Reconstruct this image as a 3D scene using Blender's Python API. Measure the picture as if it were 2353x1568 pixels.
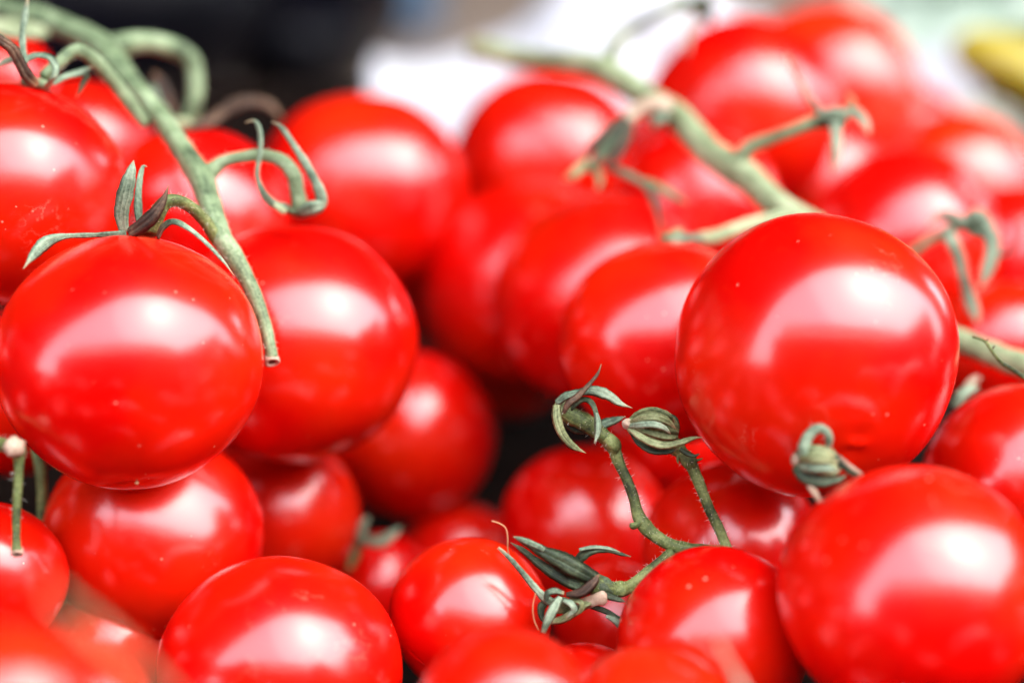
import bpy, bmesh, math, random
from mathutils import Vector, Matrix, noise
for o in list(bpy.data.objects):
    bpy.data.objects.remove(o)
S = bpy.context.scene
COL = S.collection

# ------------------------------------------------------------------ camera, sky, sun, exposure
CAM_H, PITCH, LENS = 1.0, math.radians(20), 60.0
cam = bpy.data.objects.new('camera', bpy.data.cameras.new('camera'))
COL.objects.link(cam)
cam.location = (0, 0, CAM_H)
cam.rotation_euler = (math.radians(90) - PITCH, 0, 0)
cam.data.lens = LENS
cam.data.sensor_width = 36
cam.data.clip_start = 0.01
cam.data.clip_end = 500
cam.data.dof.use_dof = True
cam.data.dof.focus_distance = 0.197
cam.data.dof.aperture_fstop = 6.4
S.camera = cam

SUN_EL, SUN_AZ = math.radians(52), math.radians(112)      # azimuth clockwise from +Y
W = bpy.data.worlds.new('World')
S.world = W
W.use_nodes = True
nt = W.node_tree
bg = nt.nodes['Background']
sky = nt.nodes.new('ShaderNodeTexSky')
sky.sky_type = 'NISHITA'
sky.sun_disc = False
sky.sun_elevation = SUN_EL
sky.sun_rotation = SUN_AZ
sky.air_density = 1.0
sky.dust_density = 4.0
sky.ozone_density = 1.0
veil = nt.nodes.new('ShaderNodeMix')            # an even thin overcast over the clear sky
veil.data_type = 'RGBA'
veil.inputs['Factor'].default_value = .6
veil.inputs['B'].default_value = (9.6, 10.2, 11.2, 1)
nt.links.new(sky.outputs[0], veil.inputs['A'])
nt.links.new(veil.outputs['Result'], bg.inputs[0])
bg.inputs[1].default_value = 0.15
sun = bpy.data.objects.new('sun', bpy.data.lights.new('sun', 'SUN'))
COL.objects.link(sun)
sun.data.energy = 0.5
sun.data.angle = math.radians(80)
sun.data.color = (1.0, 0.96, 0.92)
sd = Vector((math.sin(SUN_AZ) * math.cos(SUN_EL), math.cos(SUN_AZ) * math.cos(SUN_EL), math.sin(SUN_EL)))
sun.rotation_euler = sd.to_track_quat('Z', 'Y').to_euler()
S.view_settings.view_transform = 'Standard'
S.view_settings.look = 'None'
S.view_settings.gamma = 1
S.view_settings.use_curve_mapping = False
S.view_settings.exposure = 2.4
S.render.engine = 'CYCLES'
S.cycles.use_denoising = True
S.cycles.max_bounces = 8
S.cycles.caustics_reflective = False
S.cycles.caustics_refractive = False

# ------------------------------------------------------------------ helpers
FW = Vector((0, math.cos(PITCH), -math.sin(PITCH)))
UP = Vector((0, math.sin(PITCH), math.cos(PITCH)))
RT = Vector((1, 0, 0))
FPX = LENS / 36 * 2352


def at(x, y, d):
    """A photo pixel (of 2352 x 1568) and a depth along the view axis in metres, as a point of the scene."""
    return Vector((0, 0, CAM_H)) + d * (FW + RT * ((x - 1176) / FPX) + UP * ((784 - y) / FPX))


def camdir(x, y, z):
    return (RT * x + UP * y - FW * z).normalized()


def link(name, me, mat, parent=None):
    o = bpy.data.objects.new(name, me)
    COL.objects.link(o)
    if mat is not None:
        me.materials.append(mat)
    if parent is not None:
        o.parent = parent
        o.matrix_parent_inverse = Matrix.Translation(-parent.location) if parent.type == 'EMPTY' else parent.matrix_parent_inverse
    return o


def finish(bm, name, mat, parent=None, smooth=True):
    bmesh.ops.recalc_face_normals(bm, faces=bm.faces)
    me = bpy.data.meshes.new(name)
    bm.to_mesh(me)
    bm.free()
    if smooth:
        me.polygons.foreach_set('use_smooth', [True] * len(me.polygons))
    return link(name, me, mat, parent)


def tag(o, label=None, cat=None, group=None, kind=None):
    for k, v in (('label', label), ('category', cat), ('group', group), ('kind', kind)):
        if v:
            o[k] = v
    return o


def empty(name, loc):
    o = bpy.data.objects.new(name, None)
    COL.objects.link(o)
    o.location = loc
    o.empty_display_size = 0.01
    bpy.context.view_layer.update()
    return o


def cr(pts, n):
    """Catmull-Rom through tuples, n samples per span."""
    P = [pts[0]] + list(pts) + [pts[-1]]
    out = []
    for i in range(1, len(P) - 2):
        a, b, c, d = P[i - 1], P[i], P[i + 1], P[i + 2]
        for k in range(n):
            t = k / n
            out.append(tuple(.5 * (2 * b[j] + (c[j] - a[j]) * t + (2 * a[j] - 5 * b[j] + 4 * c[j] - d[j]) * t * t
                                   + (3 * b[j] - a[j] - 3 * c[j] + d[j]) * t ** 3) for j in range(len(b))))
    out.append(tuple(pts[-1]))
    return out


def ring_sweep(bm, rings, caps=True):
    vs = [[bm.verts.new(p) for p in r] for r in rings]
    m = len(vs[0])
    uv = bm.loops.layers.uv.verify()
    n = len(vs) - 1
    for i, (a, b) in enumerate(zip(vs, vs[1:])):
        for k in range(m):
            f = bm.faces.new((a[k], a[(k + 1) % m], b[(k + 1) % m], b[k]))
            for lp, co in zip(f.loops, ((k, i), (k + 1, i), (k + 1, i + 1), (k, i + 1))):
                lp[uv].uv = (co[0] / m, co[1] / n)
    if caps:
        bm.faces.new(vs[0])
        bm.faces.new(vs[-1])
    return vs


def frames(P):
    T = []
    for i in range(len(P)):
        t = P[min(i + 1, len(P) - 1)] - P[max(i - 1, 0)]
        T.append(t.normalized() if t.length > 1e-9 else Vector((0, 0, 1)))
    return T


def tube(bm, pts, rough=0.05, seg=12, n=6, seed=0, rnd=True):
    """pts: (px, py, depth, half-width in px).  Returns centre points and radii."""
    q = cr(pts, n)
    P = [at(a, b, d) for a, b, d, w in q]
    R = [max(w, .5) * d / FPX for a, b, d, w in q]
    T = frames(P)
    N = T[0].orthogonal().normalized()
    rings = []
    for i, (p, r, t) in enumerate(zip(P, R, T)):
        N = (N - t * N.dot(t)).normalized()
        B = t.cross(N)
        ring = []
        for k in range(seg):
            a = 2 * math.pi * k / seg
            v = N * math.cos(a) + B * math.sin(a)
            f = 1 + rough * 1.5 * noise.noise(p * 420 + v * 1.2 + Vector((seed * 7.3, 0, 0))) + rough * noise.noise(p * 1500 + v * 2) + rough * .9 * math.cos(3 * a + seed + p.x * 60)
            ring.append(p + v * r * f)
        rings.append(ring)
    if rnd:   # rounded ends
        for idx, sgn in ((0, -1), (-1, 1)):
            c = P[idx]
            tip = [c + (v - c) * .55 + T[idx] * sgn * R[idx] * .45 for v in rings[idx]]
            if idx == 0:
                rings.insert(0, tip)
            else:
                rings.append(tip)
    ring_sweep(bm, rings)
    return P, R


def blade(bm, pts, roll=0.0, cup=.45, thick=.07, n=6, tip=True):
    """A sepal: flat tapered leaf along (px, py, depth, half-width px), creased along its middle and cupped."""
    q = cr(pts, n)
    P = [at(a, b, d) for a, b, d, w in q]
    L = len(P)
    T = frames(P)
    eye = Vector((0, 0, CAM_H))
    rings = []
    for i, (p, t) in enumerate(zip(P, T)):
        w = max(q[i][3] * .9, .6) * q[i][2] / FPX
        if tip:
            s = i / (L - 1)
            w *= min(1, (1 - s) / .22 + .06) ** .7
        view = (eye - p).normalized()
        side = t.cross(view)
        side = side.normalized() if side.length > 1e-4 else t.orthogonal().normalized()
        nor = side.cross(t).normalized()
        a = roll + .25 * noise.noise(p * 300)
        side, nor = side * math.cos(a) + nor * math.sin(a), nor * math.cos(a) - side * math.sin(a)
        h = max(w * thick, .00007)
        e = 1 + .14 * noise.noise(p * 900) + .10 * noise.noise(p * 3500)
        prof = [(-1, 0), (-.55, .3), (-.12, .12), (0, -.05), (.12, .12), (.55, .3), (1, 0)]
        top = [p + side * w * e * x + nor * (h * (1 if abs(x) < .99 else .2) + w * cup * (y - x * x * .55)) for x, y in prof]
        bot = [p + side * w * e * x + nor * (-h + w * cup * (y * .8 - x * x * .55)) for x, y in reversed(prof[1:-1])]
        rings.append(top + bot)
    ring_sweep(bm, rings)


def blob(bm, c, rx, ry, rz, ax=None, bump=.1, seg=16, seed=0):
    q = (ax or Vector((0, 0, 1))).to_track_quat('Z', 'Y')
    res = bmesh.ops.create_uvsphere(bm, u_segments=seg, v_segments=seg // 2 + 2, radius=1)
    for v in res['verts']:
        f = 1 + bump * noise.noise(v.co * 1.8 + Vector((seed * 3.1, 1, 2))) + bump * .5 * math.cos(5 * math.atan2(v.co.y, v.co.x))
        v.co = c + q @ Vector((v.co.x * rx * f, v.co.y * ry * f, v.co.z * rz * f))


# ------------------------------------------------------------------ materials
def mat(name, base=(.5, .5, .5), rough=.5, ior=1.45, spec=.5):
    m = bpy.data.materials.new(name)
    m.use_nodes = True
    p = m.node_tree.nodes['Principled BSDF']
    p.inputs['Base Color'].default_value = (*base, 1)
    p.inputs['Roughness'].default_value = rough
    p.inputs['IOR'].default_value = ior
    p.inputs['Specular IOR Level'].default_value = spec
    return m, m.node_tree, p


def N(t, typ, **kw):
    n = t.nodes.new(typ)
    for k, v in kw.items():
        if k in n.inputs:
            n.inputs[k].default_value = v
        else:
            setattr(n, k, v)
    return n


def ramp(t, fac, stops):
    r = t.nodes.new('ShaderNodeValToRGB')
    el = r.color_ramp.elements
    while len(el) < len(stops):
        el.new(.5)
    for e, (p, c) in zip(el, stops):
        e.position = p
        e.color = (*c, 1) if len(c) == 3 else c
    t.links.new(fac, r.inputs[0])
    return r


def shifted_coords(t, k=3.0):
    """Object coordinates, moved by a per-object random amount so that no two things carry the same marks."""
    tc = N(t, 'ShaderNodeTexCoord')
    oi = N(t, 'ShaderNodeObjectInfo')
    mu = N(t, 'ShaderNodeMath', operation='MULTIPLY')
    mu.inputs[1].default_value = k
    t.links.new(oi.outputs['Random'], mu.inputs[0])
    ad = N(t, 'ShaderNodeVectorMath', operation='ADD')
    t.links.new(tc.outputs['Object'], ad.inputs[0])
    t.links.new(mu.outputs[0], ad.inputs[1])
    return ad.outputs[0], oi.outputs['Random']


def tomato_material(name, red=(.60, .0012, .0005), orange=(.64, .018, .0015), specks=1.0):
    m, t, p = mat(name, red, .2, 1.5, .85)
    co, rnd = shifted_coords(t)
    n1 = N(t, 'ShaderNodeTexNoise', Scale=55.0, Detail=3.0)
    t.links.new(co, n1.inputs['Vector'])
    r1 = ramp(t, n1.outputs['Fac'], [(.40, red), (.80, orange)])
    # fine freckling of the skin
    n2 = N(t, 'ShaderNodeTexNoise', Scale=900.0, Detail=2.0)
    t.links.new(co, n2.inputs['Vector'])
    mx0 = N(t, 'ShaderNodeMix', data_type='RGBA')
    r2 = ramp(t, n2.outputs['Fac'], [(.60, (0, 0, 0)), (.78, (.22, .22, .22))])
    t.links.new(r2.outputs[0], mx0.inputs['Factor'])
    t.links.new(r1.outputs[0], mx0.inputs['A'])
    mx0.inputs['B'].default_value = (*orange, 1)
    # pale dust specks: some of the cells, each with its own size
    vo = N(t, 'ShaderNodeTexVoronoi', Scale=560.0, Randomness=1.0)
    t.links.new(co, vo.inputs['Vector'])
    sp = N(t, 'ShaderNodeSeparateColor')
    t.links.new(vo.outputs['Color'], sp.inputs[0])
    size = N(t, 'ShaderNodeMapRange')
    size.inputs[1].default_value = .25
    size.inputs[2].default_value = 1.0
    size.inputs[3].default_value = 0.0
    size.inputs[4].default_value = .115
    t.links.new(sp.outputs[0], size.inputs[0])
    lt = N(t, 'ShaderNodeMath', operation='LESS_THAN')
    t.links.new(vo.outputs['Distance'], lt.inputs[0])
    t.links.new(size.outputs[0], lt.inputs[1])
    # ... gathered in patches
    n3 = N(t, 'ShaderNodeTexNoise', Scale=70.0, Detail=1.0)
    t.links.new(co, n3.inputs['Vector'])
    r3 = ramp(t, n3.outputs['Fac'], [(.44, (0, 0, 0)), (.60, (specks, specks, specks))])
    mk = N(t, 'ShaderNodeMath', operation='MULTIPLY')
    t.links.new(lt.outputs[0], mk.inputs[0])
    t.links.new(r3.outputs[0], mk.inputs[1])
    mk2 = N(t, 'ShaderNodeMath', operation='MULTIPLY')
    mk2.inputs[1].default_value = .62
    t.links.new(mk.outputs[0], mk2.inputs[0])
    mx = N(t, 'ShaderNodeMix', data_type='RGBA')
    t.links.new(mk2.outputs[0], mx.inputs['Factor'])
    t.links.new(mx0.outputs['Result'], mx.inputs['A'])
    mx.inputs['B'].default_value = (.55, .36, .25, 1)
    # hairline scuffs in a few patches
    ns_ = N(t, 'ShaderNodeTexNoise', Scale=130.0, Detail=5.0, Roughness=.6, Distortion=1.2)
    t.links.new(co, ns_.inputs['Vector'])
    rs = ramp(t, ns_.outputs['Fac'], [(.492, (0, 0, 0)), (.499, (1, 1, 1)), (.506, (0, 0, 0))])
    np_ = N(t, 'ShaderNodeTexNoise', Scale=85.0, Detail=1.0)
    sh = N(t, 'ShaderNodeVectorMath', operation='ADD')
    sh.inputs[1].default_value = (3.3, 1.7, 9.1)
    t.links.new(co, sh.inputs[0])
    t.links.new(sh.outputs[0], np_.inputs['Vector'])
    rp = ramp(t, np_.outputs['Fac'], [(.64, (0, 0, 0)), (.70, (.5, .5, .5))])
    ms = N(t, 'ShaderNodeMath', operation='MULTIPLY')
    t.links.new(rs.outputs[0], ms.inputs[0])
    t.links.new(rp.outputs[0], ms.inputs[1])
    my = N(t, 'ShaderNodeMix', data_type='RGBA')
    t.links.new(ms.outputs[0], my.inputs['Factor'])
    t.links.new(mx.outputs['Result'], my.inputs['A'])
    my.inputs['B'].default_value = (.6, .22, .14, 1)
    t.links.new(my.outputs['Result'], p.inputs['Base Color'])
    # skin relief
    n4 = N(t, 'ShaderNodeTexNoise', Scale=260.0, Detail=4.0)
    t.links.new(co, n4.inputs['Vector'])
    a = N(t, 'ShaderNodeMath', operation='MULTIPLY_ADD')
    a.inputs[1].default_value = .9
    t.links.new(mk.outputs[0], a.inputs[0])
    t.links.new(n4.outputs['Fac'], a.inputs[2])
    bu = N(t, 'ShaderNodeBump', Strength=.10, Distance=.0002)
    t.links.new(a.outputs[0], bu.inputs['Height'])
    t.links.new(bu.outputs[0], p.inputs['Normal'])
    n5 = N(t, 'ShaderNodeTexNoise', Scale=120.0, Detail=5.0)
    t.links.new(co, n5.inputs['Vector'])
    r5 = ramp(t, n5.outputs['Fac'], [(.3, (.185, .185, .185)), (.75, (.255, .255, .255))])
    t.links.new(r5.outputs[0], p.inputs['Roughness'])
    p.inputs['Subsurface Weight'].default_value = .07
    p.inputs['Subsurface Radius'].default_value = (1.0, .12, .05)
    p.inputs['Subsurface Scale'].default_value = .003
    return m


def green_material(name, lo, mid, hi, scale=1.0, rough=.6, streak=.0, dry=None):
    """Dull hairy plant skin: dark pores on a pale bloom, streaked along the noise."""
    m, t, p = mat(name, mid, rough, 1.45, .35)
    co, rnd = shifted_coords(t)
    n1 = N(t, 'ShaderNodeTexNoise', Scale=2600.0 * scale, Detail=4.0, Roughness=.65)
    t.links.new(co, n1.inputs['Vector'])
    n2 = N(t, 'ShaderNodeTexNoise', Scale=240.0 * scale, Detail=3.0)
    t.links.new(co, n2.inputs['Vector'])
    ma = N(t, 'ShaderNodeMath', operation='MULTIPLY_ADD')
    ma.inputs[1].default_value = .8
    t.links.new(n2.outputs['Fac'], ma.inputs[0])
    hb = N(t, 'ShaderNodeMath', operation='MULTIPLY')
    hb.inputs[1].default_value = .55
    t.links.new(n1.outputs['Fac'], hb.inputs[0])
    t.links.new(hb.outputs[0], ma.inputs[2])
    fac = ma.outputs[0]
    col = None
    if streak:      # veins running along the leaf
        tc = N(t, 'ShaderNodeTexCoord')
        mp = N(t, 'ShaderNodeMapping')
        mp.inputs['Scale'].default_value = (26, 1.6, 1)
        t.links.new(tc.outputs['UV'], mp.inputs['Vector'])
        ov = N(t, 'ShaderNodeVectorMath', operation='ADD')
        t.links.new(mp.outputs[0], ov.inputs[0])
        t.links.new(rnd, ov.inputs[1])
        nv = N(t, 'ShaderNodeTexNoise', Scale=1.0, Detail=2.0)
        t.links.new(ov.outputs[0], nv.inputs['Vector'])
        sa = N(t, 'ShaderNodeMath', operation='MULTIPLY_ADD')
        sa.inputs[1].default_value = streak
        t.links.new(nv.outputs['Fac'], sa.inputs[0])
        sb = N(t, 'ShaderNodeMath', operation='SUBTRACT')
        sb.inputs[1].default_value = streak * .5
        t.links.new(ma.outputs[0], sb.inputs[0])
        t.links.new(sb.outputs[0], sa.inputs[2])
        fac = sa.outputs[0]
    r = ramp(t, fac, [(.48, lo), (.66, mid), (.86, hi)])
    out = r.outputs[0]
    if dry:         # withered tip
        sx = N(t, 'ShaderNodeSeparateXYZ')
        t.links.new(tc.outputs['UV'], sx.inputs[0])
        rd = ramp(t, sx.outputs[1], [(.84, (0, 0, 0)), (.96, (.8, .8, .8))])
        md = N(t, 'ShaderNodeMix', data_type='RGBA')
        t.links.new(rd.outputs[0], md.inputs['Factor'])
        t.links.new(out, md.inputs['A'])
        md.inputs['B'].default_value = (*dry, 1)
        out = md.outputs['Result']
    t.links.new(out, p.inputs['Base Color'])
    bu = N(t, 'ShaderNodeBump', Strength=.5, Distance=.00015)
    t.links.new(n1.outputs['Fac'], bu.inputs['Height'])
    t.links.new(bu.outputs[0], p.inputs['Normal'])
    return m


def noisy(name, a, b, scale, rough=.7, bump=.0, spec=.4, dist=.002):
    m, t, p = mat(name, a, rough, 1.45, spec)
    co, rnd = shifted_coords(t)
    n1 = N(t, 'ShaderNodeTexNoise', Scale=scale, Detail=5.0)
    t.links.new(co, n1.inputs['Vector'])
    r = ramp(t, n1.outputs['Fac'], [(.32, a), (.68, b)])
    t.links.new(r.outputs[0], p.inputs['Base Color'])
    if bump:
        bu = N(t, 'ShaderNodeBump', Strength=bump, Distance=dist)
        t.links.new(n1.outputs['Fac'], bu.inputs['Height'])
        t.links.new(bu.outputs[0], p.inputs['Normal'])
    return m


M = {
    'tomato': tomato_material('tomato_skin'),
    'tomato_orange': tomato_material('tomato_skin_orange', (.60, .010, .0015), (.62, .032, .003), .4),
    'stem': green_material('stem_skin', (.035, .055, .028), (.14, .20, .10), (.28, .36, .21), streak=.25),
    'stem_dark': green_material('thin_stem_skin', (.012, .020, .008), (.075, .10, .028), (.20, .24, .085), streak=.25),
    'stem_yellow': green_material('vine_skin', (.10, .13, .06), (.235, .29, .155), (.38, .44, .26), streak=.2),
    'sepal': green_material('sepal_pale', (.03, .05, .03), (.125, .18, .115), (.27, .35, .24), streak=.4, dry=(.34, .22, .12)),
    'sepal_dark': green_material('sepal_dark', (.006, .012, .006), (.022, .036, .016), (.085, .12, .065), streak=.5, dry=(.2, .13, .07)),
    'sepal_dry': green_material('sepal_dry', (.03, .04, .015), (.14, .165, .07), (.30, .33, .17), streak=.45, dry=(.34, .22, .12)),
    'sepal_brown': green_material('sepal_brown', (.010, .006, .004), (.045, .024, .014), (.14, .085, .05), streak=.4, dry=(.25, .13, .06)),
    'pink_tip': green_material('dry_tip', (.16, .10, .06), (.34, .245, .17), (.50, .39, .29)),
    'pith': noisy('stem_pith', (.33, .2, .14), (.55, .4, .3), 1500, .8, .4, dist=.0002),
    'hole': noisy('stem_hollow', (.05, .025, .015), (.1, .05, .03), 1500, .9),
    'hair': noisy('plant_hair', (.5, .48, .4), (.65, .6, .52), 400, .5),
    'fibre': noisy('brown_fibre', (.35, .12, .05), (.5, .25, .12), 500, .6),
    'crate': noisy('crate_wood_dark', (.004, .0022, .0016), (.010, .006, .0045), 60, .95, .3, spec=.08),
    'paper': noisy('white_paper', (.44, .455, .49), (.52, .53, .56), 30, .8, .1),
    'table': noisy('table_board', (.20, .155, .12), (.27, .21, .165), 18, .7, .1),
    'aubergine': noisy('aubergine_skin', (.0012, .0012, .0022), (.002, .002, .004), 30, .32, spec=.07),
    'cap': noisy('aubergine_cap', (.02, .03, .012), (.05, .06, .03), 80, .8),
    'blue_box': noisy('blue_plastic', (.06, .11, .18), (.08, .14, .22), 20, .6),
    'pepper': noisy('yellow_pepper', (.30, .24, .008), (.38, .31, .02), 40, .3),
    'pepper_green': noisy('pepper_stalk', (.05, .07, .01), (.10, .13, .02), 120, .5),
    'leaf': noisy('pale_lettuce', (.44, .55, .43), (.58, .68, .57), 35, .5, .3),
    'radish': noisy('pink_radish', (.5, .05, .12), (.62, .1, .2), 60, .35),
    'canvas': noisy('awning_canvas', (.36, .12, .05), (.42, .15, .07), 6, .9),
    'metal': noisy('awning_pole', (.3, .3, .31), (.38, .38, .39), 20, .45),
    'plaster': noisy('facade_plaster', (.70, .55, .48), (.78, .63, .56), 1.2, .9),
    'plinth': noisy('facade_plinth', (.008, .0075, .007), (.016, .015, .014), 2, .9, spec=.15),
    'glass_dark': noisy('window_dark', (.02, .022, .025), (.03, .032, .036), 2, .15),
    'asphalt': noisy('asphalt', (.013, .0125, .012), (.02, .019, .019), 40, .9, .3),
}

# ------------------------------------------------------------------ setting: ground, awning over the stall, facade across the street
def box(bm, x0, x1, y0, y1, z0, z1):
    v = [bm.verts.new((x, y, z)) for x in (x0, x1) for y in (y0, y1) for z in (z0, z1)]
    for f in ((0, 1, 3, 2), (4, 6, 7, 5), (0, 4, 5, 1), (2, 3, 7, 6), (0, 2, 6, 4), (1, 5, 7, 3)):
        bm.faces.new([v[i] for i in f])


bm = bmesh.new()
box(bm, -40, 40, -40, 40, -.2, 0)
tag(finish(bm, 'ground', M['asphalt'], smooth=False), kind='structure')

AW_Z, AW_C, AW_K = 2.42, -.10, .43        # awning height; its front edge runs y = AW_K * x + AW_C
aw = empty('stall_awning', (0, 1.5, 0))
tag(aw, 'terracotta canvas awning stretched over the produce stall', 'awning')
bm = bmesh.new()
xs = [-7 + 11.5 * i / 40 for i in range(41)]
rows = []
for x in xs:
    y0 = AW_K * x + AW_C
    rows.append([Vector((x, y0 + s * 6.0, AW_Z - .5 * s + .015 * math.sin(x * 5) * (1 - s))) for s in [j / 12 for j in range(13)]])
top = [[bm.verts.new(p + Vector((0, 0, .012))) for p in r] for r in rows]
bot = [[bm.verts.new(p) for p in r] for r in rows]
for i in range(40):
    for j in range(12):
        bm.faces.new((top[i][j], top[i + 1][j], top[i + 1][j + 1], top[i][j + 1]))
        bm.faces.new((bot[i][j], bot[i][j + 1], bot[i + 1][j + 1], bot[i + 1][j]))
    bm.faces.new((top[i][0], bot[i][0], bot[i + 1][0], top[i + 1][0]))
    bm.faces.new((top[i][12], top[i + 1][12], bot[i + 1][12], bot[i][12]))
for i in (0, 40):
    for j in range(12):
        bm.faces.new((top[i][j], top[i][j + 1], bot[i][j + 1], bot[i][j]))
finish(bm, 'canvas', M['canvas'], aw)
def sky_block_cloth(pts, name='sky_block_cloth'):  # unseen cloths, added to block sky light from behind and the sides
    """A hanging cloth with folds along a floor line of (x, y, top height)."""
    bm = bmesh.new()
    L, R_ = [], []
    for (x, y, z) in pts:
        f = .03 * math.sin(x * 9 + y * 7)
        L.append([bm.verts.new((x + f, y + f, zz)) for zz in (.02, z - .02)])
        R_.append([bm.verts.new((x + f + .006, y + f + .006, zz)) for zz in (.02, z - .02)])
    for i in range(len(pts) - 1):
        for a, b, c_, d in ((L[i][0], L[i + 1][0], L[i + 1][1], L[i][1]), (R_[i][0], R_[i][1], R_[i + 1][1], R_[i + 1][0]),
                            (L[i][0], R_[i][0], R_[i + 1][0], L[i + 1][0]), (L[i][1], L[i + 1][1], R_[i + 1][1], R_[i][1])):
            bm.faces.new((a, b, c_, d))
    finish(bm, name, M['canvas'], aw)


def under(x, s_):
    return (x, AW_K * x + AW_C + s_ * 6.0, AW_Z - .5 * s_)


sky_block_cloth([under(-7 + 11.4 * i / 90, .985) for i in range(91)])
sky_block_cloth([under(-6.95, .03 + .94 * i / 40) for i in range(41)])
sky_block_cloth([under(4.4, .02 + .24 * i / 14) for i in range(15)])  # gap before the next cloth lets one low patch of sky reflect
sky_block_cloth([under(4.4, .44 + .53 * i / 24) for i in range(25)])
for x in (-3.0, 2.9):
    bm = bmesh.new()
    y = AW_K * x + AW_C + .12
    bmesh.ops.create_cone(bm, cap_ends=True, segments=16, radius1=.025, radius2=.025, depth=AW_Z - .03,
                          matrix=Matrix.Translation((x, y, (AW_Z - .03) / 2 + .005)))
    finish(bm, 'pole', M['metal'], aw)

FY, BX = -3.3, -3.9
sf = empty('market_stall', (2, FY, 0))
tag(sf, 'low dark shuttered stall across the lane', 'market stall')
bm = bmesh.new()
box(bm, BX, 8.5, FY - 2, FY, .003, 2.5)
finish(bm, 'shutter', M['plinth'], sf, False)
bm = bmesh.new()
box(bm, 5.2, 8.5, FY + .004, 1.0, .003, 2.6)  # unseen block, added to keep low sky out of the tomato highlights
finish(bm, 'sky_block_wing', M['plinth'], sf, False)
bm = bmesh.new()
box(bm, BX - .1, 8.6, FY - 2.1, FY + .1, 2.503, 2.62)
finish(bm, 'roof_board', M['plinth'], sf, False)

GY = -14.0
fa = empty('plastered_building', (6, GY, 0))
tag(fa, 'tall pale plastered building behind the shuttered stall', 'building')
bm = bmesh.new()
box(bm, -13, 26, GY - 6, GY, .003, 10.4)
finish(bm, 'wall', M['plaster'], fa, False)
bm = bmesh.new()
box(bm, -13.2, 26.2, GY - 6, GY + .3, 10.403, 10.9)
finish(bm, 'cornice', M['plaster'], fa, False)
for z0 in (4.4, 7.4):
    bm = bmesh.new()
    box(bm, -13.05, 26.05, GY + .002, GY + .12, z0, z0 + .3)
    finish(bm, 'string_course', M['plaster'], fa, False)

# ------------------------------------------------------------------ table, crate, paper, produce behind
TZ = CAM_H - .142
tb = empty('market_table', (0, .7, 0))
tag(tb, 'light wooden table board behind the white paper', 'table')
for i in range(9):
    bm = bmesh.new()
    y = .0 + i * .2
    box(bm, -1.3, 1.3, y + .002, y + .198, TZ - .03 + .0008 * (i % 3), TZ + .0008 * (i % 3))
    finish(bm, 'plank', M['table'], tb, False)
for x in (-1.2, 1.2):
    for y in (.1, 1.6):
        bm = bmesh.new()
        box(bm, x - .035, x + .035, y - .035, y + .035, .002, TZ - .0305)
        finish(bm, 'leg', M['table'], tb, False)

ct = empty('tomato_crate', (0, .25, TZ))
tag(ct, 'dark brown wooden crate holding the heap of tomatoes', 'crate')
CX0, CX1, CY0, CY1, CZ = -.62, .62, .012, .40, TZ + .003
bm = bmesh.new()
box(bm, CX0, CX1, CY0, CY1, CZ, CZ + .006)
finish(bm, 'bottom_board', M['crate'], ct, False)
for k in range(2):
    z0 = CZ + .0065 + k * .026
    bm = bmesh.new()
    box(bm, CX0, CX1, CY1 + .0005, CY1 + .009, z0, z0 + .0235)
    finish(bm, 'slat', M['crate'], ct, False)
    bm = bmesh.new()
    box(bm, CX0, CX1, CY0 - .009, CY0 - .0005, z0, z0 + .0235)
    finish(bm, 'slat', M['crate'], ct, False)
    for xa in (CX0 - .009, CX1 + .0005):
        bm = bmesh.new()
        box(bm, xa, xa + .0085, CY0, CY1, z0, z0 + .0235)
        finish(bm, 'slat', M['crate'], ct, False)

# white paper hung over the far wall of the crate, crumpled up
bm = bmesh.new()
nx, ny = 70, 46
grid = []
for i in range(nx + 1):
    u = i / nx
    x = -.034 + .144 * u
    crown = .928 + .009 * min(1, max(0, x / .012)) + .006 * math.sin(x * 70) + .008 * noise.noise(Vector((x * 22, 3, 1)))
    crown -= .020 * max(0, min(1, (x - .066) / .018))
    col_ = []
    for j in range(ny + 1):
        v = j / ny
        if v < .5:
            s = v / .5
            y, z = CY1 - .012 - .012 * (1 - s) + .02 * s * s, CZ + .02 + (crown - CZ - .02) * s
        else:
            s = (v - .5) / .5
            y, z = CY1 + .008 + .012 + .07 * s, crown - (crown - TZ - .012) * s ** 1.6
        p = Vector((x, y, z))
        k = .009 * noise.noise(Vector((x * 28, v * 5, 0))) + .004 * abs(noise.noise(Vector((x * 70, v * 13, 5))))
        fade = min(1, 4 * v) * min(1, 5 * (1 - v))
        p += Vector((.3 * k, -k, .5 * k)) * fade
        if v > .96:
            p.z = max(p.z, TZ + .006)
        col_.append(p)
    grid.append(col_)
V1 = [[bm.verts.new(p) for p in c] for c in grid]
for i in range(nx):
    for j in range(ny):
        bm.faces.new((V1[i][j], V1[i + 1][j], V1[i + 1][j + 1], V1[i][j + 1]))
pp = finish(bm, 'paper_sheet', M['paper'])
so = pp.modifiers.new('thickness', 'SOLIDIFY')
so.thickness = .0004
tag(pp, 'crumpled white paper hung over the crate wall behind the blurred tomatoes', 'paper')


def lathe(bm, prof, c, ax, bend=0.0, seg=40, rib=0.0, nrib=4):
    q = ax.to_track_quat('Z', 'Y')
    rings = []
    for z, r in prof:
        rings.append([c + q @ Vector((r * (1 + rib * math.cos(nrib * 2 * math.pi * k / seg)) * math.cos(2 * math.pi * k / seg) + bend * z * z,
                                      r * (1 + rib * math.cos(nrib * 2 * math.pi * k / seg)) * math.sin(2 * math.pi * k / seg), z)) for k in range(seg)])
    ring_sweep(bm, rings)


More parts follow.
